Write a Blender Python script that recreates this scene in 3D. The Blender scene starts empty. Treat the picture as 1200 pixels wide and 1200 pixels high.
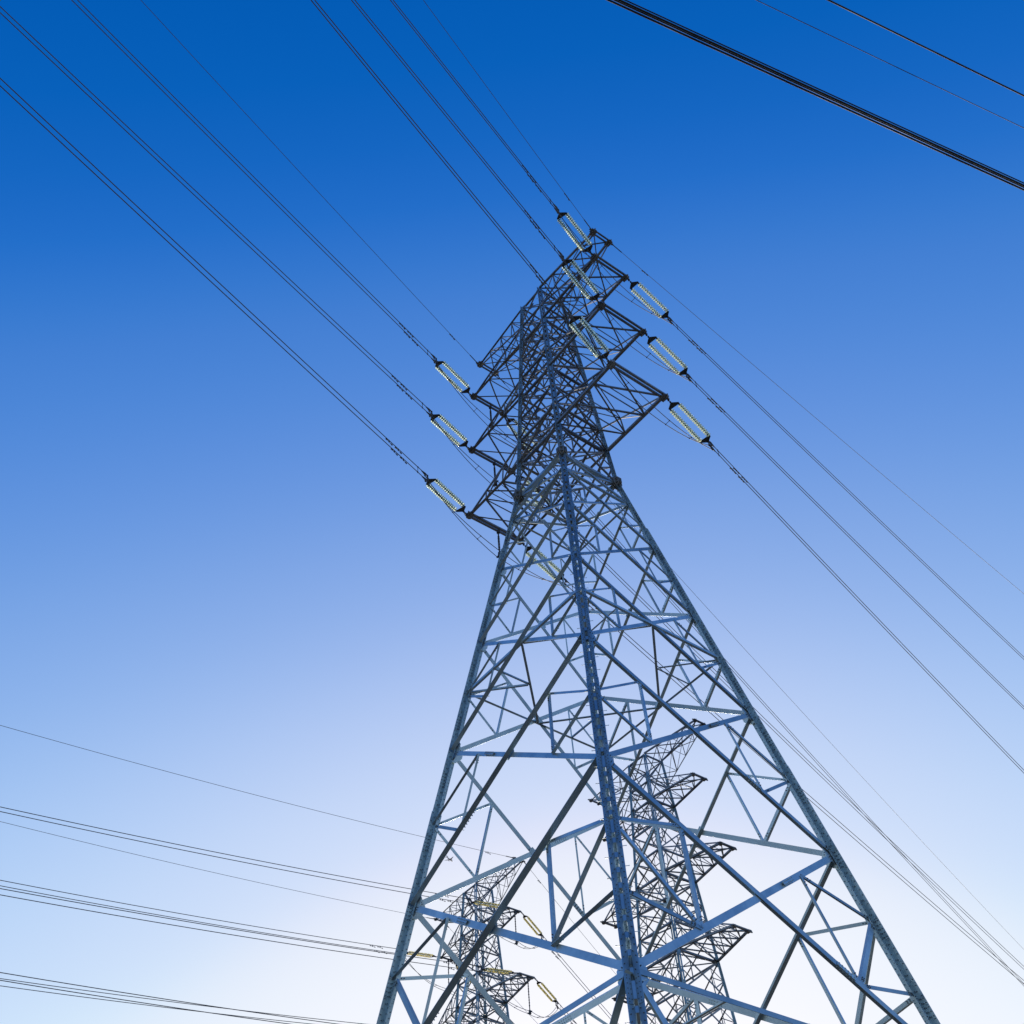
import bpy, math, random
from mathutils import Vector, Matrix
random.seed(7)
V = Vector
scene = bpy.context.scene
COL = scene.collection

# ------------------------------------------------------------------ camera
RIGHT = V((0.59944767, 0.79866897, -0.05282385))
UP = V((0.61861025, -0.42040178, 0.6637648))
FWD = V((-0.50792111, 0.43056964, 0.74607368))
CAM = V((30.0402, -29.7392, 1.6))
cam = bpy.data.cameras.new('camera')
cam_ob = bpy.data.objects.new('camera', cam)
COL.objects.link(cam_ob)
m4 = Matrix((RIGHT, UP, -FWD)).transposed().to_4x4()
m4.translation = CAM
cam_ob.matrix_world = m4
cam.sensor_width = 36.0
cam.lens = 1318.8 / 1200.0 * 36.0
cam.clip_start = 0.1
cam.clip_end = 30000.0
scene.camera = cam_ob

# ------------------------------------------------------------------ world
SUN_EL, SUN_AZ = 15.0, -47.5          # azimuth clockwise from +Y
world = bpy.data.worlds.new('World')
scene.world = world
world.use_nodes = True
wn = world.node_tree
bg = wn.nodes['Background']
sky = wn.nodes.new('ShaderNodeTexSky')
sky.sky_type = 'NISHITA'
sky.sun_disc = False
sky.sun_elevation = math.radians(SUN_EL)
sky.sun_rotation = math.radians(SUN_AZ)
sky.air_density, sky.dust_density, sky.ozone_density = 1.0, 0.3, 3.0
# deep polarised blue of the photograph: a tone curve per channel over the whole sky
dn = wn.nodes.new('ShaderNodeVectorMath'); dn.operation = 'SCALE'; dn.inputs['Scale'].default_value = 0.1
cv = wn.nodes.new('ShaderNodeRGBCurve')
un = wn.nodes.new('ShaderNodeVectorMath'); un.operation = 'SCALE'; un.inputs['Scale'].default_value = 10.0
mp = cv.mapping
mp.use_clip = False
mp.extend = 'HORIZONTAL'
CURVES = [
    [(0, 0), (.049, .001), (.066, .055), (.08, .118), (.102, .235), (.162, .52), (.198, .625), (.275, .845), (.40, .94), (1, 1.25)],
    [(0, 0), (.094, .112), (.124, .215), (.145, .285), (.178, .405), (.258, .66), (.30, .74), (.386, .895), (.52, .96), (1, 1.2)],
    [(0, 0), (.1, .27), (.184, .479), (.237, .65), (.324, .80), (.432, .93), (.576, .99), (1, 1.15)]]
for ch, pts in enumerate(CURVES):
    c = mp.curves[ch]
    while len(c.points) < len(pts):
        c.points.new(0.5, 0.5)
    for p_, (x, y) in zip(c.points, pts):
        p_.location = (x, y)
        p_.handle_type = 'AUTO_CLAMPED'
mp.update()
wn.links.new(sky.outputs[0], dn.inputs[0])
wn.links.new(dn.outputs[0], cv.inputs['Color'])
wn.links.new(cv.outputs[0], un.inputs[0])
wn.links.new(un.outputs[0], bg.inputs[0])
bg.inputs[1].default_value = 0.1

sd = bpy.data.lights.new('sun', 'SUN')
sd.energy = 3.0
sd.angle = math.radians(0.53)
sd.color = (1.0, 0.9, 0.76)
sun = bpy.data.objects.new('sun', sd)
COL.objects.link(sun)
to_sun = V((math.sin(math.radians(SUN_AZ)) * math.cos(math.radians(SUN_EL)),
            math.cos(math.radians(SUN_AZ)) * math.cos(math.radians(SUN_EL)), math.sin(math.radians(SUN_EL))))
sun.rotation_euler = to_sun.to_track_quat('Z', 'Y').to_euler()
sun.location = (0, 0, 120)

vs = scene.view_settings
vs.view_transform = 'Standard'
vs.look = 'None'
vs.exposure = 0.0
vs.gamma = 1.0
vs.use_curve_mapping = False

# ------------------------------------------------------------------ materials
def mat(name, base, rough=0.5, metal=0.0, noise=0.0, scale=6.0, spec=0.5, trans=0.0, dark=None, bump=0.0, vary=0.0):
    m = bpy.data.materials.new(name)
    m.use_nodes = True
    nt = m.node_tree
    b = nt.nodes['Principled BSDF']
    b.inputs['Base Color'].default_value = (*base, 1)
    b.inputs['Roughness'].default_value = rough
    b.inputs['Metallic'].default_value = metal
    b.inputs['Specular IOR Level'].default_value = spec
    b.inputs['Transmission Weight'].default_value = trans
    if noise > 0:
        tc = nt.nodes.new('ShaderNodeTexCoord')
        nz = nt.nodes.new('ShaderNodeTexNoise')
        nz.inputs['Scale'].default_value = scale
        nz.inputs['Detail'].default_value = 6
        nz.inputs['Roughness'].default_value = 0.62
        nt.links.new(tc.outputs['Object'], nz.inputs['Vector'])
        rp = nt.nodes.new('ShaderNodeValToRGB')
        d = dark or tuple(x * (1 - noise) for x in base)
        rp.color_ramp.elements[0].position = 0.32
        rp.color_ramp.elements[1].position = 0.68
        rp.color_ramp.elements[0].color = (*d, 1)
        rp.color_ramp.elements[1].color = (*[min(1, x * (1 + noise * .5)) for x in base], 1)
        nt.links.new(nz.outputs['Fac'], rp.inputs['Fac'])
        col = rp.outputs['Color']
        if vary > 0:                          # each piece of steel weathers a little differently
            oi = nt.nodes.new('ShaderNodeObjectInfo')
            vr = nt.nodes.new('ShaderNodeMapRange')
            vr.inputs['To Min'].default_value = 1 - vary
            vr.inputs['To Max'].default_value = 1 + vary * .7
            nt.links.new(oi.outputs['Random'], vr.inputs['Value'])
            vm = nt.nodes.new('ShaderNodeVectorMath'); vm.operation = 'SCALE'
            nt.links.new(col, vm.inputs[0])
            nt.links.new(vr.outputs['Result'], vm.inputs['Scale'])
            col = vm.outputs[0]
        nt.links.new(col, b.inputs['Base Color'])
        mr = nt.nodes.new('ShaderNodeMapRange')
        mr.inputs['To Min'].default_value = max(0, rough - .12)
        mr.inputs['To Max'].default_value = min(1, rough + .15)
        nt.links.new(nz.outputs['Fac'], mr.inputs['Value'])
        nt.links.new(mr.outputs['Result'], b.inputs['Roughness'])
        if bump > 0:
            bp = nt.nodes.new('ShaderNodeBump')
            bp.inputs['Strength'].default_value = bump
            bp.inputs['Distance'].default_value = 0.02
            nt.links.new(nz.outputs['Fac'], bp.inputs['Height'])
            nt.links.new(bp.outputs['Normal'], b.inputs['Normal'])
    return m

STEEL = mat('galvanised_steel', (.49, .585, .62), .42, .80, noise=.22, scale=.9, vary=.24)
LEG_STEEL = mat('heavy_galvanised_section', (.35, .46, .52), .40, .84, noise=.20, scale=.8)
SHADED_STEEL = mat('shaded_brownish_zinc', (.29, .28, .27), .48, .75, noise=.28, scale=1.5, vary=.28)  # crossarms and upper bracing: shade of the undersides put into a darker base colour
BOLT = mat('dark_bolt_steel', (.15, .16, .17), .5, .7, noise=.3, scale=20)
DARK = mat('dark_fitting_steel', (.10, .10, .105), .55, .6, noise=.3, scale=12)
WIRE = mat('weathered_aluminium_wire', (.13, .13, .14), .6, .4, noise=.25, scale=3)
CABLE = mat('black_cable_sheath', (.025, .025, .028), .5, 0, noise=.3, scale=5)
CONC = mat('concrete', (.36, .35, .33), .9, 0, noise=.25, scale=4, bump=.4)
WHITE = mat('white_aircraft_paint', (.75, .76, .78), .4, 0, noise=.06, scale=1)
GROUND = mat('dry_grass_soil', (.10, .08, .052), .95, 0, noise=.45, scale=.35, bump=.5)

def glass_mat(name, col, tl):
    m = bpy.data.materials.new(name)
    m.use_nodes = True
    nt = m.node_tree
    b = nt.nodes['Principled BSDF']
    b.inputs['Base Color'].default_value = (*col, 1)
    b.inputs['Roughness'].default_value = .12
    b.inputs['Transmission Weight'].default_value = .75
    b.inputs['IOR'].default_value = 1.5
    t = nt.nodes.new('ShaderNodeBsdfTranslucent')
    t.inputs['Color'].default_value = (*tl, 1)
    mx = nt.nodes.new('ShaderNodeMixShader')
    mx.inputs['Fac'].default_value = .68
    nt.links.new(b.outputs[0], mx.inputs[1])
    nt.links.new(t.outputs[0], mx.inputs[2])
    nt.links.new(mx.outputs[0], nt.nodes['Material Output'].inputs['Surface'])
    return m
GLASS = glass_mat('pale_green_toughened_glass', (.84, .97, .88), (.93, .98, .83))
GLASS_Y = glass_mat('yellowish_toughened_glass', (.94, .86, .55), (.96, .86, .42))

# ------------------------------------------------------------------ helpers
def tag(o, label=None, cat=None, group=None, kind=None):
    if label: o['label'] = label
    if cat: o['category'] = cat
    if group: o['group'] = group
    if kind: o['kind'] = kind
    return o

def empty(name, loc=(0, 0, 0), rz=0.0):
    o = bpy.data.objects.new(name, None)
    o.empty_display_size = .5
    o.location = loc
    o.rotation_euler = (0, 0, rz)
    COL.objects.link(o)
    return o

class MB:
    """collects vertices and faces of one mesh"""
    def __init__(s):
        s.v, s.f = [], []
    def add(s, verts, faces):
        n = len(s.v)
        s.v.extend(tuple(x) for x in verts)
        s.f.extend(tuple(i + n for i in f) for f in faces)
    def box(s, c, ax, ay, az, hx, hy, hz):
        c = V(c); vv = []
        for k in (-1, 1):
            for j in (-1, 1):
                for i in (-1, 1):
                    vv.append(c + ax * (i * hx) + ay * (j * hy) + az * (k * hz))
        s.add(vv, [(0, 2, 3, 1), (4, 5, 7, 6), (0, 1, 5, 4), (2, 6, 7, 3), (0, 4, 6, 2), (1, 3, 7, 5)])
    def prism(s, prof, c, ex, ey, d, close=True):
        """extrude profile [(x,y)] in frame ex,ey along vector d from c"""
        c = V(c); n = len(prof)
        a = [c + ex * x + ey * y for x, y in prof]
        b = [q + d for q in a]
        fs = [(i, (i + 1) % n, n + (i + 1) % n, n + i) for i in range(n)]
        if close:
            fs += [tuple(range(n - 1, -1, -1)), tuple(range(n, 2 * n))]
        s.add(a + b, fs)
    def cyl(s, p0, p1, r0, r1=None, n=6, caps=True):
        p0, p1 = V(p0), V(p1)
        r1 = r0 if r1 is None else r1
        d = (p1 - p0).normalized()
        e = d.orthogonal().normalized(); g = d.cross(e)
        vv = []
        for p, r in ((p0, r0), (p1, r1)):
            for i in range(n):
                a = 2 * math.pi * i / n
                vv.append(p + e * (r * math.cos(a)) + g * (r * math.sin(a)))
        fs = [(i, (i + 1) % n, n + (i + 1) % n, n + i) for i in range(n)]
        if caps:
            fs += [tuple(range(n - 1, -1, -1)), tuple(range(n, 2 * n))]
        s.add(vv, fs)
    def tube(s, pts, r, n=6):
        pts = [V(p) for p in pts]
        e = None; rings = []
        for i, p in enumerate(pts):
            d = (pts[min(i + 1, len(pts) - 1)] - pts[max(i - 1, 0)]).normalized()
            if e is None:
                e = d.orthogonal().normalized()
            e = (e - d * e.dot(d)).normalized()
            g = d.cross(e)
            rings.append([p + e * (r * math.cos(2 * math.pi * k / n)) + g * (r * math.sin(2 * math.pi * k / n)) for k in range(n)])
        vv = [q for rg in rings for q in rg]
        fs = []
        for i in range(len(pts) - 1):
            for k in range(n):
                k2 = (k + 1) % n
                fs.append((i * n + k, i * n + k2, (i + 1) * n + k2, (i + 1) * n + k))
        fs += [tuple(range(n - 1, -1, -1)), tuple(range((len(pts) - 1) * n, len(pts) * n))]
        s.add(vv, fs)
    def mesh(s, name, material, smooth=False):
        me = bpy.data.meshes.new(name)
        me.from_pydata(s.v, [], s.f)
        me.validate()
        me.materials.append(material)
        if smooth:
            for p in me.polygons: p.use_smooth = True
        me.update()
        return me
    def build(s, name, material, parent=None, smooth=False, kind=None):
        o = bpy.data.objects.new(name, s.mesh(name, material, smooth))
        COL.objects.link(o)
        if parent: o.parent = parent
        if kind: o['kind'] = kind
        return o

def angle_profile(a, b, t):
    """L section: flange A along +x (width a), flange B along +y (width b), heel at the origin"""
    return [(0, 0), (a, 0), (a, t), (t, t), (t, b), (0, b)]

def angle_bar(mb, p0, p1, nrm, a, style, b=None, t=None, trim=0.0, off=0.0):
    """steel angle from p0 to p1 lying on a face with outward normal nrm.
    style: 'in_low'  outstanding flange inward at the lower edge
           'in_up'   outstanding flange inward at the upper edge
           'out_low' outstanding flange outward at the lower edge"""
    p0, p1 = V(p0), V(p1)
    d = (p1 - p0)
    L = d.length
    d = d / L
    p0 = p0 + d * trim; p1 = p1 - d * trim
    nrm = (nrm - d * nrm.dot(d)).normalized()
    e = d.cross(nrm).normalized()
    if e.z > 0: e = -e                       # e points down along the face
    b = b or a
    t = t or max(.012, a * .085)
    c = p0 + nrm * off
    low, out = style.endswith('low'), style.startswith('out')
    ex = -e if low else e                    # flange A runs away from the heel
    ey = nrm if out else -nrm
    heel = c - ex * (a * .5)
    mb.prism(angle_profile(a, b, t), heel, ex, ey, p1 - p0)

BAR_BOLTS = None
def end_bolts(p0, p1, nrm, a, off):
    p0, p1 = V(p0), V(p1)
    d = (p1 - p0).normalized()
    n = (nrm - d * nrm.dot(d)).normalized()
    e = d.cross(n)
    k = 4 if a > .15 else 2
    for q, dd in ((p0, d), (p1, -d)):
        for i in range(k):
            c = q + dd * (.34 + .13 * (i // 2 if k == 4 else i)) + e * (a * .2 * (1 if i % 2 else -1) if k == 4 else 0) + n * off
            BAR_BOLTS.cyl(c - n * .045, c + n * .045, .021, n=6)
def member(name, p0, p1, nrm, a, style, material, parent, trim=0.0, off=0.0, b=None):
    mb = MB()
    if BAR_BOLTS is not None and name in ('diagonal_brace', 'secondary_brace') and a > .095 and max(p0.z, p1.z) < 46:
        end_bolts(p0, p1, nrm, a, off)
    angle_bar(mb, p0, p1, nrm, a, style, b=b, trim=trim, off=off)
    return mb.build(name, material, parent)

def hexbolt(mb, p, n, r=.019, h=.03):
    mb.cyl(V(p), V(p) + n * h, r, n=6)

CORNERS = {'L': (-1, -1), 'C': (1, -1), 'R': (1, 1), 'B': (-1, 1)}
FACES = [('C', 'L', V((0, -1, 0))), ('C', 'R', V((1, 0, 0))), ('R', 'B', V((0, 1, 0))), ('L', 'B', V((-1, 0, 0)))]

# ------------------------------------------------------------------ lattice tower
def build_tower(cfg, root):
    wf, T = cfg['width'], cfg['steel']
    def node(n, z):
        s = CORNERS[n]; w = wf(z)
        return V((s[0] * w, s[1] * w, z))
    zb = cfg['bends']                         # leg break points, base .. top
    fine = cfg['fine']
    # ---- legs: two angles set heel to heel (star section) with a slot between
    for n, s in CORNERS.items():
        mb = MB(); bat = MB(); bol = MB()
        # star axes: heels lie across the outward diagonal
        if n in 'CB': q = [(V((1, 0, 0)), V((0, 1, 0))), (V((-1, 0, 0)), V((0, -1, 0)))]
        else: q = [(V((1, 0, 0)), V((0, -1, 0))), (V((-1, 0, 0)), V((0, 1, 0)))]
        for z0, z1 in zip(zb[:-1], zb[1:]):
            p0, p1 = node(n, z0), node(n, z1)
            fl = cfg['leg_flange'](.5 * (z0 + z1))
            g = cfg['gap']
            for ex, ey in q:
                mb.prism(angle_profile(fl, fl, fl * .1), p0 + ex * g + ey * g, ex, ey, p1 - p0)
        leg = mb.build('leg', LEG_STEEL, root)
        out = V((s[0], s[1], 0)).normalized()
        tang = V((-out.y, out.x, 0))
        # ---- batten plates and bolts
        z = zb[0] + .6
        k = 0
        while z < zb[-1] - .3:
            fl = cfg['leg_flange'](z); g = cfg['gap']
            p = node(n, z)
            axis = (node(n, min(z + .5, zb[-1])) - node(n, z)).normalized()
            hgt = .11 if k % 5 else .30
            bat.box(p, tang, axis, out, g * 1.45, hgt, .012)
            if fine:
                for ex, ey in q:
                    for (fa, fb) in ((ex, ey), (ey, ex)):
                        for r_ in range(3 if k % 5 else 5):
                            zz = (r_ - 1.0) * .2 if k % 5 else (r_ - 2) * .17
                            for cfr in ((.36 if r_ % 2 else .74,) if k % 5 else (.32, .76)):
                                base = p + axis * zz + fa * (g + fl * cfr)
                                hexbolt(bol, base + fb * g, -fb)
                                hexbolt(bol, base + fb * (g + fl * .1), fb)
            # splice plates on the flanges
            if k % 5 == 0 and fine:
                for ex, ey in q:
                    for (fa, fb) in ((ex, ey), (ey, ex)):
                        bat.box(p + fa * (g + fl * .55) + fb * (g - .009), fa, axis, fb, fl * .40, .5, .008)
            z += .62 if fine else 1.6
            k += 1
        bat.build('batten_plates', LEG_STEEL, leg, kind='stuff')
        if fine:
            bol.build('bolts', BOLT, leg, kind='stuff')
            if n in 'CR':
                st = MB(); z = zb[0] + 2.5; k = 0
                while z < zb[-1] - .5:
                    p = node(n, z); fl = cfg['leg_flange'](z)
                    dx = tang if k % 2 else -tang
                    st.cyl(p + dx * fl * .70, p + dx * (fl * .70 + .20), .011, n=5)
                    st.cyl(p + dx * (fl * .70 + .18), p + dx * (fl * .70 + .20), .02, n=5)
                    z += .42; k += 1
                st.build('step_bolts', T, leg, kind='stuff')
        # ---- gusset plates at the panel points
        for z in cfg['gussets']:
            p = node(n, z)
            fl = cfg['leg_flange'](z)
            axis = (node(n, z + .4) - node(n, z - .4)).normalized()
            for dirv in (V((-s[0], 0, 0)), V((0, -s[1], 0))):
                nn = V((0, s[1], 0)) if abs(dirv.x) > .5 else V((s[0], 0, 0))
                h = cfg['gusset_size'](z)
                gm = MB()
                gm.prism([(-.08 * h, -h), (.45 * h, -.95 * h), (h * .95, -.35 * h), (h * .95, .35 * h), (.45 * h, .95 * h), (-.08 * h, h)],
                         p + nn * -.03 + dirv * fl * .3, dirv, axis, nn * -.014)
                gm.build('gusset_plate', T, leg)
        # footing under the leg
        f = MB()
        b0 = node(n, zb[0])
        f.cyl(b0 + V((0, 0, -.6)), b0 + V((0, 0, .35)), .75, .62, n=16)
        f.build('footing', CONC, leg)
        # ---- collar at the waist, where the leg bends
        if cfg['waist']:
            p = node(n, cfg['waist']); c2 = MB()
            h = .62 if fine else .4
            for dx, dy in ((1, 0), (0, 1)):
                a_ = V((dx, dy, 0)); o_ = V((dy, dx, 0))
                for k_ in (-.17, .0, .17):
                    c2.prism([(x * h, y * h) for x, y in ((-.50, -.30), (-.28, -.62), (.28, -.62), (.50, -.30), (.50, .30), (.26, .58), (-.26, .58), (-.50, .30))],
                             p - o_ * (.018 + k_ * h), a_, V((0, 0, 1)), o_ * .036)
            for zz in (-.28, .26):
                c2.prism([(.46 * h * math.cos(t_ * math.pi / 6), .46 * h * math.sin(t_ * math.pi / 6)) for t_ in range(12)], p + V((0, 0, zz * h)), V((1, 0, 0)), V((0, 1, 0)), V((0, 0, .03)))
            c2.build('waist_collar', cfg['arm_steel'], leg)

    # ---- face bracing
    lv = cfg['levels']                        # top .. base, X panels
    for a, b, nrm in FACES:
        uface = abs(nrm.y) > .5               # faces whose bars run along X
        for i in range(len(lv) - 1):
            z0, z1, kind, ms = lv[i][0], lv[i + 1][0], lv[i][1], lv[i][2]
            A0, A1, B0, B1 = node(a, z0), node(a, z1), node(b, z0), node(b, z1)
            wa, wb = (A0 - B0).length, (A1 - B1).length
            fr = wa / (wa + wb)               # crossing point
            X = A0.lerp(B1, fr)
            n_out = (B0 - A0).cross(A1 - A0)
            if n_out.dot(nrm) < 0: n_out = -n_out
            n_out.normalize()
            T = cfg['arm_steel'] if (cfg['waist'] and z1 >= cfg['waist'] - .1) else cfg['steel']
            # bars that fall away from the sunny side show their undersides
            s1, s2 = ('out_low', 'in_up') if uface else ('in_up', 'in_up')
            if b == 'B':                      # far faces, seen from inside
                s1, s2 = ('in_low', 'out_up') if uface else ('out_up', 'out_up')
            if kind == 'portal':
                Mb = A1.lerp(B1, .5)
                for P0, st_ in ((A0, s1), (B0, s2)):
                    member('diagonal_brace', P0, Mb, n_out, ms, st_, T, root, trim=.12, off=.03)
                    member('secondary_brace', P0.lerp(Mb, .45), (A0 if P0 is A0 else B0).lerp(A1 if P0 is A0 else B1, .45), n_out, ms * .5, 'in_low', T, root)
                member('horizontal_brace', A0, B0, n_out, lv[i][3], 'out_up' if b == 'B' else 'in_up', T, root, trim=.1)
                member('horizontal_brace', A1, B1, n_out, lv[i][3], 'in_low', T, root, trim=.1)
                continue
            member('diagonal_brace', A0, B1, n_out, ms, s1, T, root, trim=.12, off=.03)
            member('diagonal_brace', A1, B0, n_out, ms, s2, T, root, trim=.12, off=-.02)
            if fine:
                pl = MB()
                e1 = (B1 - A0).normalized(); e2 = n_out.cross(e1)
                pl.prism([(-.22, -.16), (.22, -.16), (.26, 0), (.22, .16), (-.22, .16), (-.26, 0)], X - n_out * .03, e1, e2, n_out * .014)
                pl.build('crossing_plate', T, root)
            if fine and ms > .22:
                for P0_, P1_, fr_ in ((A0, B1, .68), (A1, B0, .70)):
                    d_ = (P1_ - P0_).normalized(); c_ = P0_.lerp(P1_, fr_); e_ = d_.cross(n_out)
                    pl = MB()
                    pl.box(c_ + n_out * .05, d_, e_, n_out, .42, ms * .36, .008)
                    for i_ in range(6):
                        for j_ in (-1, 1):
                            c3 = c_ + d_ * (-.35 + .14 * i_) + e_ * (j_ * ms * .2)
                            pl.cyl(c3 - n_out * .05, c3 + n_out * .09, .022, n=6)
                    pl.build('splice_plate', T, root)
            sm = ms * .56
            if kind in ('half', 'third'):
                for (P0, P1, Q0, Q1) in ((A0, A1, B0, B1), (B0, B1, A0, A1)):
                    Mt, Mb = P0.lerp(X, .5), P1.lerp(X, .5)
                    sty = 'in_low'
                    if kind == 'half':
                        q1 = P0.lerp(P1, .5)
                        bars = [(q1, Mt, .9), (q1, Mb, 1.15), (Mt, Mb, .8)]
                    else:
                        q1, q2 = P0.lerp(P1, 1 / 3), P0.lerp(P1, 2 / 3)
                        bars = [(q1, Mt, .95), (q1, Mb, 1.2), (Mt, Mb, .85), (q2, Mb, 1.1)]
                    for u_, v_, k in bars:
                        drop = (v_ - u_)
                        st_ = 'out_low' if (uface and drop.x * drop.z > 0) else ('out_up' if b == 'B' else 'in_up')
                        member('secondary_brace', u_, v_, n_out, sm * k, st_, T, root, trim=.05, off=.01)
            if lv[i][3]:                      # horizontal ring at the top of the panel
                member('horizontal_brace', A0, B0, n_out, lv[i][3], 'in_low', T, root, trim=.1, off=.0)
    # ---- plan bracing
    for z, full, sz in cfg['plans']:
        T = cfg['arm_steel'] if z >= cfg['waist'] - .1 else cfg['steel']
        c = [node(n, z) for n in 'LCRB']
        mid = [c[i].lerp(c[(i + 1) % 4], .5) for i in range(4)]
        up = V((0, 0, 1))
        if full == 'ring':
            for i in range(4):
                member('plan_brace', c[i], c[(i + 1) % 4], up, sz, 'out_low', T, root, trim=.1)
        if full in ('ring', 'diamond'):
            for i in range(4):
                member('plan_brace', mid[i], mid[(i + 1) % 4], up, sz * .9, 'out_low', T, root, trim=.08)
                h = c[i]
                q = mid[i].lerp(mid[i - 1], .5)
                member('plan_brace', h, q, up, sz * .7, 'out_low', T, root, trim=.1)
                q2 = c[i].lerp(mid[i], .5)
                member('plan_brace', q2, q, up, sz * .6, 'out_low', T, root, trim=.04)
        if full == 'cross':
            member('plan_brace', c[0], c[2], up, sz, 'in_low', T, root, trim=.1)
            member('plan_brace', c[1], c[3], up, sz, 'out_low', T, root, trim=.1)
    # ---- cross-arms
    arms = []
    for ai, am in enumerate(cfg['arms']):
        for sx in (-1, 1):
            z, zu, al, ad, ch = am['z'], am['zu'], am['al'], am['ad'], am['chord']
            def bt(sy, f): return V((sx * wf(z), sy * wf(z), z)).lerp(V((sx * al, sy * ad, z)), f)
            def tp(sy, f): return V((sx * wf(zu), sy * wf(zu), zu)).lerp(V((sx * al, sy * ad, z + am['tipd'])), f)
            e = MB()
            up, yy, xx = V((0, 0, 1)), V((0, 1, 0)), V((sx, 0, 0))
            # end beam of two channels with tip plates
            for k in ((-.14, .08) if fine else (-.06, .05)):
                angle_bar(e, bt(-1, 1) + xx * k + yy * -.25, bt(1, 1) + xx * k + yy * .25, up, ch * (.78 if fine else .6), 'out_low')
            for sy in (-1, 1):
                t_ = bt(sy, 1)
                tk = cfg['tip']
                e.prism([(x * tk, y * tk) for x, y in ((-.38, -.20), (.22, -.20), (.34, -.06), (.34, .10), (.10, .20), (-.38, .22))], t_ + yy * (sy * .05 - .02), xx, up, yy * .04)
                e.prism([(x * tk, y * tk) for x, y in ((-.42, -.26), (.20, -.26), (.30, -.1), (.30, .1), (.20, .26), (-.42, .26))], t_ + up * -.05, xx, yy, up * -.03)
                e.box(t_ + yy * (sy * (.2)), xx, yy, up, .08 * tk, .16, .07 * tk)
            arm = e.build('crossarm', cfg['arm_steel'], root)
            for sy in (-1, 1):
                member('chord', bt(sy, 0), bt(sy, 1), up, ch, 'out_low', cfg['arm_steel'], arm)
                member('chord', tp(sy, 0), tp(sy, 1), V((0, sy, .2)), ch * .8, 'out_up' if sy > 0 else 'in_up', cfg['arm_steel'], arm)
            N = am['panels']
            for k in range(N):
                f0, f1 = k / N, (k + 1) / N
                wsz = ch * .48
                # bottom plane X, top plane zigzag, side webs
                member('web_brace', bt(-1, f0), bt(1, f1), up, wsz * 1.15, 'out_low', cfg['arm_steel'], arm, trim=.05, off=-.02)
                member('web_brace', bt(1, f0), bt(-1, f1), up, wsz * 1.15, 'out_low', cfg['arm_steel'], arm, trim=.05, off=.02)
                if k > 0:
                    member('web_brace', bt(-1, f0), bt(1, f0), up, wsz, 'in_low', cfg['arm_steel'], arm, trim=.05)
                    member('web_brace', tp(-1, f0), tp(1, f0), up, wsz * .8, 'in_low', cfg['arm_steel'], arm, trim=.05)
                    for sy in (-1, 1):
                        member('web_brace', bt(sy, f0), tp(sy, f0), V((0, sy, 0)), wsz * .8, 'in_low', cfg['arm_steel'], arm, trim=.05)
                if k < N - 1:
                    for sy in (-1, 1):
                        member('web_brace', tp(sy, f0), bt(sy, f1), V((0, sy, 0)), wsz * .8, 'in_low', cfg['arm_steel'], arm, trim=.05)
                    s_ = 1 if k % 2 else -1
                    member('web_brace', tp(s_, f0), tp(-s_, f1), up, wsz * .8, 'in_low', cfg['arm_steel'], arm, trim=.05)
            arms.append(arm)
    return root

GZ = 42.5
def width1(z):
    z -= GZ
    return 2.0 - .1675 * (z - 7.842) if z < 7.842 else 2.0 - 1.0012 * (z - 7.842) / 19.99
def lf1(z): return .25 if z < 30 else (.225 if z < 46 else .155)
K1 = GZ + 7.842
A1Z = [GZ + 10.70, GZ + 17.30, GZ + 23.55, GZ + 27.85]
U1Z = [GZ + 12.95, GZ + 19.45, GZ + 25.60]
CFG1 = dict(width=width1, steel=STEEL, arm_steel=SHADED_STEEL, fine=True, leg_flange=lf1, waist=K1, gap=.036, tip=.72,
    bends=[0.0, 30.0, 46.0, K1, GZ + 27.95],
    gussets=[16.8, 25.66, 33.13, 39.52, 44.65, 48.4, A1Z[0], A1Z[1], A1Z[2], A1Z[3] - .1],
    gusset_size=lambda z: .62 if z < 20 else (.5 if z < 35 else .36),
    levels=[(A1Z[3], 'none', .10, .12), (U1Z[2], 'none', .10, .12), (A1Z[2], 'half', .11, .15), (GZ + 21.5, 'none', .11, .10),
            (U1Z[1], 'none', .12, .13), (A1Z[1], 'half', .12, .16), (GZ + 15.1, 'none', .12, .11), (U1Z[0], 'half', .13, .14),
            (A1Z[0], 'half', .14, .18), (K1, 'none', .16, .24), (GZ + 5.9, 'half', .16, .14), (44.65, 'half', .185, 0),
            (39.52, 'half', .205, 0), (33.13, 'half', .225, 0), (25.66, 'third', .265, 0), (16.8, 'portal', .24, .20), (1.6, 'none', .28, 0)],
    plans=[(36.5, 'ring', .13), (16.75, 'diamond', .17), (K1 - .05, 'cross', .14), (A1Z[0], 'cross', .12), (U1Z[0], 'cross', .1),
           (A1Z[1], 'cross', .11), (A1Z[2], 'cross', .1), (A1Z[3], 'cross', .09)],
    arms=[dict(z=A1Z[0], zu=U1Z[0], al=6.81, ad=1.94, chord=.17, tipd=.12, panels=3),
          dict(z=A1Z[1], zu=U1Z[1], al=6.72, ad=1.60, chord=.16, tipd=.12, panels=3),
          dict(z=A1Z[2], zu=U1Z[2], al=6.70, ad=1.26, chord=.155, tipd=.12, panels=3),
          dict(z=A1Z[3], zu=GZ + 25.62, al=6.535, ad=.66, chord=.13, tipd=-.12, panels=4)])

ground = MB()
S_ = 9000.0
ground.add([(-S_, -S_, 0), (S_, -S_, 0), (S_, S_, 0), (-S_, S_, 0)], [(0, 1, 2, 3)])
ground.build('ground', GROUND, kind='structure')

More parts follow.
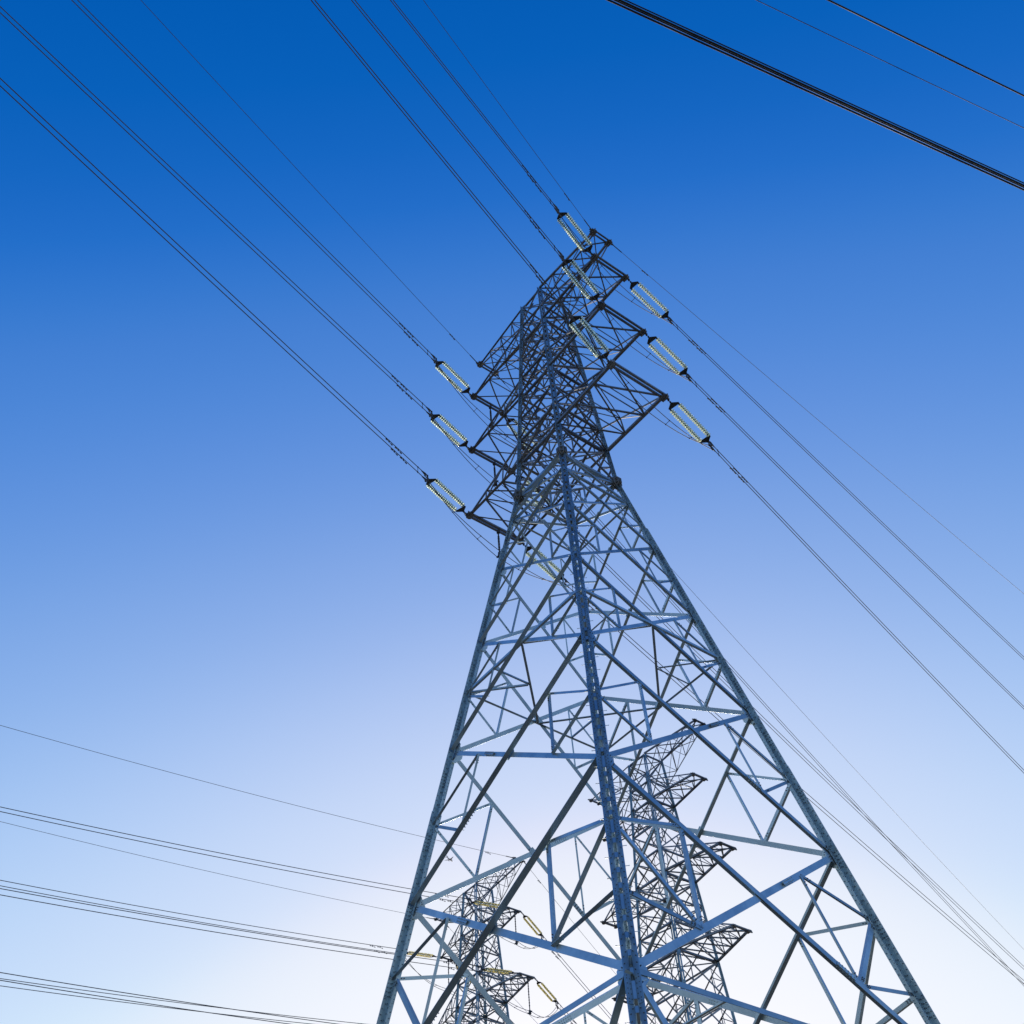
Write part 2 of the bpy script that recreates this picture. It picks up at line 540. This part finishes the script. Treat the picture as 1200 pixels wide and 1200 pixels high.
BAR_BOLTS = MB()
tower1 = empty('lattice_pylon')
tag(tower1, 'tall blue-grey steel lattice pylon in front of two smaller pylons', 'pylon', 'lattice pylons')
build_tower(CFG1, tower1)
BAR_BOLTS.build('brace_bolts', BOLT, tower1, kind='stuff')
BAR_BOLTS = None

# smaller pylons of one other design, side by side behind the tall one
T2P, T2Z = (-25.565, 30.106), -11.645
T3P, T3Z = (-52.551, 31.865), -9.882
ARM2 = [(9.847, 6.516, .711), (16.295, 6.856, .637), (23.254, 5.582, .588), (27.909, 6.794, .444)]
def small_cfg(off):
    top = GZ + 27.83 + off
    def w(z):
        k = top - 24.0
        return 1 + (top - z) * .056 if z > k else 1 + 24 * .056 + (k - z) * .15
    az = [GZ + off + a[0] for a in ARM2]
    uz = [az[0] + 2.3, az[1] + 2.2, az[2] + 1.9]
    kz = top - 24.0
    low = [kz, kz - 3.6, kz - 8, kz - 13.2, kz - 19.5, kz - 27, max(.5, kz - 34)]
    low = [z for z in low if z > 3]
    return dict(width=w, steel=STEEL, arm_steel=SHADED_STEEL, fine=False,
        leg_flange=lambda z: .17 if z < kz else .14, waist=kz, gap=.012, tip=.5, bends=[0.0, kz, top + .05],
        gussets=low[:4] + az[:3], gusset_size=lambda z: .36,
        levels=[(az[3], 'none', .10, .12), (uz[2], 'none', .10, .11), (az[2], 'half', .11, .14), (.5 * (az[2] + uz[1]), 'half', .11, .10),
                (uz[1], 'none', .12, .12), (az[1], 'half', .12, .15), (.5 * (az[1] + uz[0]), 'half', .12, .10), (uz[0], 'none', .12, .13),
                (az[0], 'half', .13, .16), (.5 * (az[0] + kz), 'half', .13, .12)] + [(z, 'half', .15, .15 if i == 0 else 0) for i, z in enumerate(low)],
        plans=[(az[0], 'cross', .1), (az[1], 'cross', .1), (az[2], 'cross', .1), (az[3], 'cross', .09), (kz, 'cross', .12)],
        arms=[dict(z=az[0], zu=uz[0], al=ARM2[0][1], ad=ARM2[0][2], chord=.15, tipd=.1, panels=4),
              dict(z=az[1], zu=uz[1], al=ARM2[1][1], ad=ARM2[1][2], chord=.15, tipd=.1, panels=4),
              dict(z=az[2], zu=uz[2], al=ARM2[2][1], ad=ARM2[2][2], chord=.14, tipd=.1, panels=3),
              dict(z=az[3], zu=uz[2] + .3, al=ARM2[3][1], ad=ARM2[3][2], chord=.12, tipd=-.1, panels=4)])
tower2 = empty('lattice_pylon', (*T2P, 0))
tag(tower2, 'smaller dark lattice pylon with bare crossarms carrying no wires, behind the tall pylon', 'pylon', 'lattice pylons')
build_tower(small_cfg(T2Z), tower2)
tower3 = empty('lattice_pylon', (*T3P, 0))
tag(tower3, 'smaller dark lattice pylon with yellow insulators and wires, beyond the bare pylon', 'pylon', 'lattice pylons')
build_tower(small_cfg(T3Z), tower3)

# ------------------------------------------------------------------ insulator sets
Y0, Y1, NDISC = .50, 3.92, 17
def strand_meshes(glass):
    g, c = MB(), MB()
    y = Y0 + .30
    step = (Y1 - .26 - y) / NDISC
    n = 14
    prof = [(.035, .056), (.105, .048), (.146, .014), (.150, .0), (.130, .008), (.095, .024), (.035, .030)]   # radius, axial
    for k in range(NDISC):
        y0 = y + k * step
        rings = []
        for r, h in prof:
            rings.append([(r * math.cos(2 * math.pi * i / n), y0 + step - .05 - h * 1.0 + .0, r * math.sin(2 * math.pi * i / n)) for i in range(n)])
        vv = [p for rg in rings for p in rg]
        fs = []
        for j in range(len(prof)):
            j2 = (j + 1) % len(prof)
            for i in range(n):
                i2 = (i + 1) % n
                fs.append((j * n + i, j * n + i2, j2 * n + i2, j2 * n + i))
        g.add(vv, fs)
        c.cyl((0, y0 - .002, 0), (0, y0 + step * .52, 0), .044, .038, n=8)
        c.cyl((0, y0 + step * .5, 0), (0, y0 + step, 0), .014, n=6)
    return g.mesh('insulator_strand', glass, True), c.mesh('metal_caps', DARK, True)
STRAND, CAPS = strand_meshes(GLASS)
STRAND_Y, _ = strand_meshes(GLASS_Y)
def yoke_mesh():
    m = MB()
    m.prism([(-.36, .16), (-.36, .24), (-.30, .27), (.30, .27), (.36, .24), (.36, .16), (.07, -.06), (-.07, -.06)], (0, 0, -.012), V((1, 0, 0)), V((0, 1, 0)), V((0, 0, .024)))
    for sx in (-1, 1):
        m.cyl((sx * .30, .22, 0), (sx * .30, .36, 0), .03, n=8)
        m.cyl((sx * .30, .30, -.04), (sx * .30, .30, .04), .05, n=8)
    m.cyl((0, -.04, -.05), (0, -.04, .05), .05, n=8)
    return m.mesh('yoke_plate', DARK)
YOKE = yoke_mesh()
def link_mesh():
    m = MB()
    m.cyl((0, -.02, 0), (0, Y0 - .02, 0), .022, n=8)
    m.cyl((0, .02, -.05), (0, .02, .05), .06, n=8)
    m.cyl((-.05, .2, 0), (.05, .2, 0), .05, n=8)
    m.cyl((0, .36, -.05), (0, .36, .05), .055, n=8)
    return m.mesh('anchor_link', DARK)
LINK = link_mesh()
HS = .235          # half spacing of the twin conductors
def clamp_mesh():
    m = MB()
    m.cyl((0, 0, 0), (0, .18, 0), .03, n=8)
    m.cyl((0, .05, -.05), (0, .05, .05), .06, n=8)
    m.cyl((0, .16, 0), (0, .30, -.005), .055, .065, n=8)
    m.cyl((0, .30, -.005), (0, .62, -.02), .065, .035, n=8)
    m.box((0, .30, -.12), V((1, 0, 0)), V((0, 1, 0)), V((0, 0, 1)), .03, .05, .1)
    return m.mesh('tension_clamp', DARK)
CLAMP = clamp_mesh()
_m = MB()
_m.prism([(-.03, -.10), (.10, -HS - .05), (.16, -HS - .05), (.16, HS + .05), (.10, HS + .05), (-.03, .10)], (-.012, 0, 0), V((0, 1, 0)), V((0, 0, 1)), V((.024, 0, 0)))
CPLATE = _m.mesh('clamp_plate', DARK)

def put(name, me, parent, loc, rot=(0, 0, 0)):
    o = bpy.data.objects.new(name, me)
    COL.objects.link(o)
    o.parent = parent
    o.location = loc
    o.rotation_euler = rot
    return o

def frame(S, phi, a, sgn):
    d = V((math.sin(phi), sgn * math.cos(phi), a)).normalized()
    x = d.cross(V((0, 0, 1))).normalized()
    z = x.cross(d)
    m = Matrix((x, d, z)).transposed().to_4x4()
    m.translation = S
    return m

def insulator_set(S, phi, a, sgn, label, group, glass_mesh, slim=1.0):
    m = frame(S, phi, a, sgn)
    r = empty('tension_insulator')
    r.matrix_world = m
    tag(r, label, 'insulator', group)
    put('anchor_link', LINK, r, (0, 0, 0))
    put('yoke_plate', YOKE, r, (0, Y0, 0)).scale = (slim, 1, 1)
    put('yoke_plate', YOKE, r, (0, Y1, 0), (0, 0, math.pi)).scale = (slim, 1, 1)
    for sx in (-1, 1):
        st = put('insulator_strand', glass_mesh, r, (sx * .30 * slim, 0, 0)); st.scale = (slim ** .8, 1, slim ** .8)
        cp = put('metal_caps', CAPS, st, (0, 0, 0)); cp['kind'] = 'stuff'
        put('tension_clamp', CLAMP, r, (0, Y1 + .10, sx * HS))
    pv = put('clamp_plate', CPLATE, r, (0, Y1 + .06, 0))
    return m

def damper_mesh(r):
    m = MB()
    m.cyl((0, -.28, -.13), (0, .28, -.13), .012, n=5)
    for s in (-1, 1):
        m.cyl((0, s * .14, -.12), (0, s * .30, -.13), .026, .042, n=7)
    m.box((0, 0, -.06), V((1, 0, 0)), V((0, 1, 0)), V((0, 0, 1)), .02, .04, .09)
    return m.mesh('vibration_damper', DARK)
DAMPER = damper_mesh(1)

def wire_pts(S, phi, a, b, sgn, s0, s1, dx=0.0, n=70):
    d = V((math.sin(phi), sgn * math.cos(phi), 0))
    x = V((d.y, -d.x, 0))
    pts = []
    for i in range(n + 1):
        s = s0 + (s1 - s0) * (i / n) ** 1.6
        pts.append(V(S) + d * s + V((0, 0, a * s + b * s * s + dx)))
    return pts

def bundle(S, phi, a, b, sgn, L, label, group, r=.025, start=4.45):
    dsag = random.uniform(-1.5, 1.5)
    root = empty('conductor_bundle', V(S))
    tag(root, label, 'power line', group)
    for sx in (-1, 1):
        pts = wire_pts((0, 0, 0), phi, a, b, sgn, start, L, sx * HS)
        # sub-conductors settle at slightly different sags
        pts = [p + V((0, 0, -.0012 * sx * dsag * max(0, i - 4))) for i, p in enumerate(pts)]
        mb = MB(); mb.tube(pts, r, 6)
        mb.build('conductor', WIRE, root, True)
        for s in (6.6 + .25 * sx, 7.45 + .25 * sx):
            p = wire_pts((0, 0, 0), phi, a, b, sgn, s, s + 1, sx * HS, 2)[0]
            put('vibration_damper', DAMPER, root, p, (math.atan(a) * 0, 0, -phi if sgn > 0 else phi))
    # spacers between the two conductors
    k = 0
    for s in (5.0,):
        if s > L - 5: break
        q = [wire_pts((0, 0, 0), phi, a, b, sgn, s, s + 1, sx * HS, 2)[0] for sx in (-1, 1)]
        mb = MB(); mb.cyl(q[0], q[1], .018, n=6)
        for w_ in q: mb.cyl(w_ - V((0, 0, .05)), w_ + V((0, 0, .05)), .035, n=6)
        mb.build('spacer', DARK, root)

def earth_wire(S, phi, a, b, sgn, L, label, group, r=.016):
    root = empty('earth_wire', V(S))
    tag(root, label, 'ground wire', group)
    mb = MB(); mb.tube(wire_pts((0, 0, 0), phi, a, b, sgn, .15, L), r, 5)
    mb.build('wire', WIRE, root, True)
    mb = MB(); mb.tube(wire_pts((0, 0, 0), phi, a, b, sgn, 0, 1.0, 0, 4), r * 2.2, 6)
    mb.build('dead_end_clamp', DARK, root)
    put('vibration_damper', DAMPER, root, wire_pts((0, 0, 0), phi, a, b, sgn, 3.2, 4, 0, 2)[0], (0, 0, -phi if sgn > 0 else phi))

R = math.radians
side_txt = {1: 'side facing the smaller pylons', -1: 'side facing away from smaller pylons'}
lev_txt = ['lowest', 'middle', 'upper']
end_txt = {-1: 'rod end', 1: 'rodless end'}
arm_pts = [(6.81, 1.94, A1Z[0]), (6.72, 1.60, A1Z[1]), (6.70, 1.26, A1Z[2])]
PHI_IN = {(0, -1): 19.02, (1, -1): 17.47, (2, -1): 17.72, (3, -1): 18.85, (0, 1): 18.5, (1, 1): 17.71, (2, 1): 17.62, (3, 1): 18.95}
PHI_OUT = {(0, 1): -11.2, (1, 1): -9.03, (2, 1): -7.58, (3, 1): -3.99, (0, -1): -11.77, (1, -1): -13.5, (2, -1): -16.18, (3, -1): -15.43}
SA, SB = -.1, .0003

def rod_and_jumper(S_in, S_out, m_in, m_out, rod_pos, drop, has_rod, lab_rod, lab_j, grp, who):
    bottom = V(rod_pos) - V((0, 0, drop))
    if has_rod:
        rt = empty('jumper_rod', V(rod_pos))
        tag(rt, lab_rod, 'hanging rod', 'jumper rods of the ' + who)
        mb = MB(); mb.cyl((0, 0, .06), (0, 0, -drop + .18), .045, n=8); mb.build('rod', DARK, rt)
        mb = MB()
        for k in range(9):
            zz = -.35 - k * (drop - .75) / 9
            mb.cyl((0, 0, zz), (0, 0, zz - .05), .05, .075, n=10)
        mb.build('rod_sheds', DARK, rt, kind='stuff')
        mb = MB(); mb.cyl((0, 0, -.04), (0, 0, .16), .11, n=8); mb.build('hanger_cap', DARK, rt)
        mb = MB()
        mb.cyl((0, 0, -drop - .12), (0, 0, -drop + .2), .13, .10, n=10)
        mb.box((0, 0, -drop + .02), V((1, 0, 0)), V((0, 1, 0)), V((0, 0, 1)), HS + .06, .03, .05)
        mb.build('jumper_weight', DARK, rt)
    jr = empty('jumper_loop', bottom)
    tag(jr, lab_j, 'jumper wire', 'jumper loops of the ' + who)
    for sx in (-1, 1):
        p_in = m_in @ V((0, Y1 + .62, sx * HS - .06))
        p_out = m_out @ V((0, Y1 + .62, sx * HS - .06))
        pb = bottom + V((-sx * HS, 0, 0))
        pts = []
        n = 18
        for i in range(n + 1):
            t = i / n
            h = 1 - (1 - t) ** 1.25
            q = p_in.lerp(pb, t)
            q.z = pb.z + (p_in.z - pb.z) * (1 - t) ** 2.3
            pts.append(q - bottom)
        for i in range(1, n + 1):
            t = i / n
            q = pb.lerp(p_out, t)
            q.z = pb.z + (p_out.z - pb.z) * t ** 2.3
            pts.append(q - bottom)
        mb = MB(); mb.tube(pts, .022, 6)
        mb.build('jumper_conductor', WIRE, jr, True)
        if sx == -1: keep = pts
        else:
            for i in (7, 13, 23, 29):
                mb = MB(); mb.cyl(keep[i], pts[i], .016, n=6)
                for w_ in (keep[i], pts[i]): mb.cyl(w_ - V((0, 0, .035)), w_ + V((0, 0, .035)), .032, n=6)
                mb.build('spacer', DARK, jr)

for i, (al, ad, z) in enumerate(arm_pts):
    for sx in (-1, 1):
        ms = {}
        for sg in (-1, 1):
            phi = R((PHI_IN if sg < 0 else PHI_OUT)[(i, sx)])
            S = V((sx * al, sg * (ad + .16), z - .03))
            ms[sg] = insulator_set(S, phi, SA, sg,
                f"glass insulator pair on tall pylon's {lev_txt[i]} crossarm, {end_txt[sx]}, {side_txt[sg]}",
                'glass insulators of the tall pylon', STRAND)
            bundle(S, phi, SA, SB, sg, 190 if sg < 0 else 330,
                f"twin conductor from tall pylon's {lev_txt[i]} crossarm, {end_txt[sx]}, {side_txt[sg]}",
                'twin conductors of the tall pylon')
        rp = (sx * (al - .02), ad * .12, z - .22)
        rod_and_jumper(None, None, ms[-1], ms[1], rp, 2.0, sx < 0,
            f"dark rod hanging under the tall pylon's {lev_txt[i]} crossarm, holding a jumper loop",
            f"slack twin jumper loop below the tall pylon's {lev_txt[i]} crossarm, {end_txt[sx]}",
            'glass', 'tall pylon')
for sx in (-1, 1):
    for sg in (-1, 1):
        earth_wire((sx * 6.55, sg * .85, A1Z[3]), R((PHI_IN if sg < 0 else PHI_OUT)[(3, sx)]), SA, SB, sg, 190 if sg < 0 else 330,
            f"thin ground wire from tall pylon's peak arm, {'rod' if sx < 0 else 'rodless'} side, {side_txt[sg]}", 'thin ground wires of the tall pylon')

# wired smaller pylon
end3 = {1: 'end towards the bare pylon', -1: 'end away from the bare pylon'}
P3_IN = {(3, 1): 2.24, (3, -1): 3.75, (2, 1): -.15, (2, -1): 1.0, (1, 1): .06, (1, -1): .48, (0, 1): 2.72, (0, -1): 2.7}
SA3, SB3 = -.15, .0006
far_txt = {1: 'far side', -1: 'near side'}
for i in (0, 1, 2):
    for sx in (-1, 1):
        if i == 0 and sx < 0: continue
        al, ad = ARM2[i][1], ARM2[i][2]
        z = GZ + T3Z + ARM2[i][0]
        ms = {}
        for sg in (-1, 1):
            phi = R(P3_IN[(i, sx)] if sg < 0 else -25)
            S = V((T3P[0] + sx * al, T3P[1] + sg * (ad + .35), z - .03))
            where = f"wired smaller pylon's {lev_txt[i]} crossarm, {end3[sx]}"
            side = 'sloping to the horizon' if sg > 0 else 'heading to the open sky'
            ms[sg] = insulator_set(S, phi, SA3, sg, f"{'sloping' if sg > 0 else 'level'} yellow insulator pair on {where}",
                'yellow insulators of the wired smaller pylon', STRAND_Y, slim=.66)
            bundle(S, phi, SA3, SB3, sg, 200 if sg > 0 else 130, f"{'sloping' if sg > 0 else 'level'} twin wires from {where}",
                'twin conductors of the wired smaller pylon', r=.029)
        rp = (T3P[0] + sx * (al - .1), T3P[1] + ad * .3, z - .2)
        rod_and_jumper(None, None, ms[-1], ms[1], rp, 3.0, True,
            f"thin rod hanging under {where}",
            f"slack jumper wires under {where}", 'yellow', 'wired smaller pylon')
for sx in (-1, 1):
    for sg in (-1, 1):
        S = (T3P[0] + sx * ARM2[3][1], T3P[1] + sg * .6, GZ + T3Z + ARM2[3][0])
        earth_wire(S, R(P3_IN[(3, sx)] if sg < 0 else -25), SA3, SB3, sg, 130 if sg < 0 else 200,
            f"faint {'sloping' if sg > 0 else 'level'} ground wire from wired smaller pylon's peak, {end3[sx]}",
            'thin ground wires of the wired smaller pylon', r=.018)

# ------------------------------------------------------------------ low cables passing overhead, clear of the pylons
def low_wire(root, P, az, r, name, ox=0.0, oz=0.0, tw=0.0):
    d = V((math.sin(az), math.cos(az), 0)); x = V((d.y, -d.x, 0))
    pts = []
    for k in range(61):
        s = -30 + 120 * k / 60
        a = tw * s
        pts.append(d * s + x * (ox * math.cos(a) - oz * math.sin(a)) + V((0, 0, ox * math.sin(a) + oz * math.cos(a) + .0007 * s * s)))
    mb = MB(); mb.tube(pts, r, 8)
    return mb.build(name, CABLE, root, True)
def ray(x, y, dist):
    d = (FWD + RIGHT * ((x - 600) / 1318.8) - UP * ((y - 600) / 1318.8)).normalized()
    return CAM + d * dist
LAZ = R(13.2)
cb = empty('cable_bundle', ray(955, 108, 17.0))
tag(cb, 'thick black bundle of aerial cables passing close overhead, apart from the pylons', 'aerial cable')
for ox, oz, r in ((-.026, -.012, .014), (-.002, .020, .011), (.028, -.004, .014), (.054, .012, .009)):
    low_wire(cb, None, LAZ, r, 'cable', ox, oz)
sc_ = empty('overhead_cable', ray(1085, 56, 18.0))
tag(sc_, 'single black cable overhead beside the thick cable bundle', 'aerial cable')
low_wire(sc_, None, LAZ, .012, 'cable')
tc_ = empty('overhead_wire', ray(1045, 76, 26.0))
tag(tc_, 'very thin faint wire between the cable bundle and the single black cable', 'aerial cable')
low_wire(tc_, None, LAZ, .0075, 'wire')

# ------------------------------------------------------------------ far aircraft
pl = empty('airliner', ray(527, 1007, 3600.0), R(-70))
tag(pl, 'tiny pale airliner flying far off near the wired smaller pylon', 'airplane')
f = MB()
prof = [(-16, .3), (-14, 1.2), (-10, 1.9), (8, 1.9), (13, 1.2), (18, .4)]
for (x0, r0), (x1, r1) in zip(prof[:-1], prof[1:]):
    f.cyl((x0, 0, 0), (x1, 0, 0), r0, r1, n=12, caps=True)
f.build('fuselage', WHITE, pl, True)
for s in (-1, 1):
    w = MB()
    w.add([(-5, s * 1.5, -.5), (1.5, s * 1.5, -.5), (5.2, s * 16.5, .6), (3.6, s * 16.5, .6), (-5, s * 1.5, -.1), (1.5, s * 1.5, -.1), (5.2, s * 16.5, .75), (3.6, s * 16.5, .75)],
          [(0, 1, 2, 3), (7, 6, 5, 4), (0, 4, 5, 1), (1, 5, 6, 2), (2, 6, 7, 3), (3, 7, 4, 0)])
    w.build('wing', WHITE, pl)
    w = MB(); w.cyl((-5, s * 5.5, -1.6), (-1.2, s * 5.5, -1.6), 1.0, .7, n=10); w.build('engine', WHITE, pl)
    w = MB()
    w.add([(13, s * .6, .5), (16.5, s * .6, .5), (17.8, s * 6, .9), (16.4, s * 6, .9), (13, s * .6, .7), (16.5, s * .6, .7), (17.8, s * 6, 1.0), (16.4, s * 6, 1.0)],
          [(0, 1, 2, 3), (7, 6, 5, 4), (0, 4, 5, 1), (1, 5, 6, 2), (2, 6, 7, 3), (3, 7, 4, 0)])
    w.build('tailplane', WHITE, pl)
w = MB()
w.add([(11.5, -.15, 1), (16.5, -.15, 1), (18.2, -.15, 7), (16, -.15, 7), (11.5, .15, 1), (16.5, .15, 1), (18.2, .15, 7), (16, .15, 7)],
      [(0, 1, 2, 3), (7, 6, 5, 4), (0, 4, 5, 1), (1, 5, 6, 2), (2, 6, 7, 3), (3, 7, 4, 0)])
w.build('tail_fin', WHITE, pl)
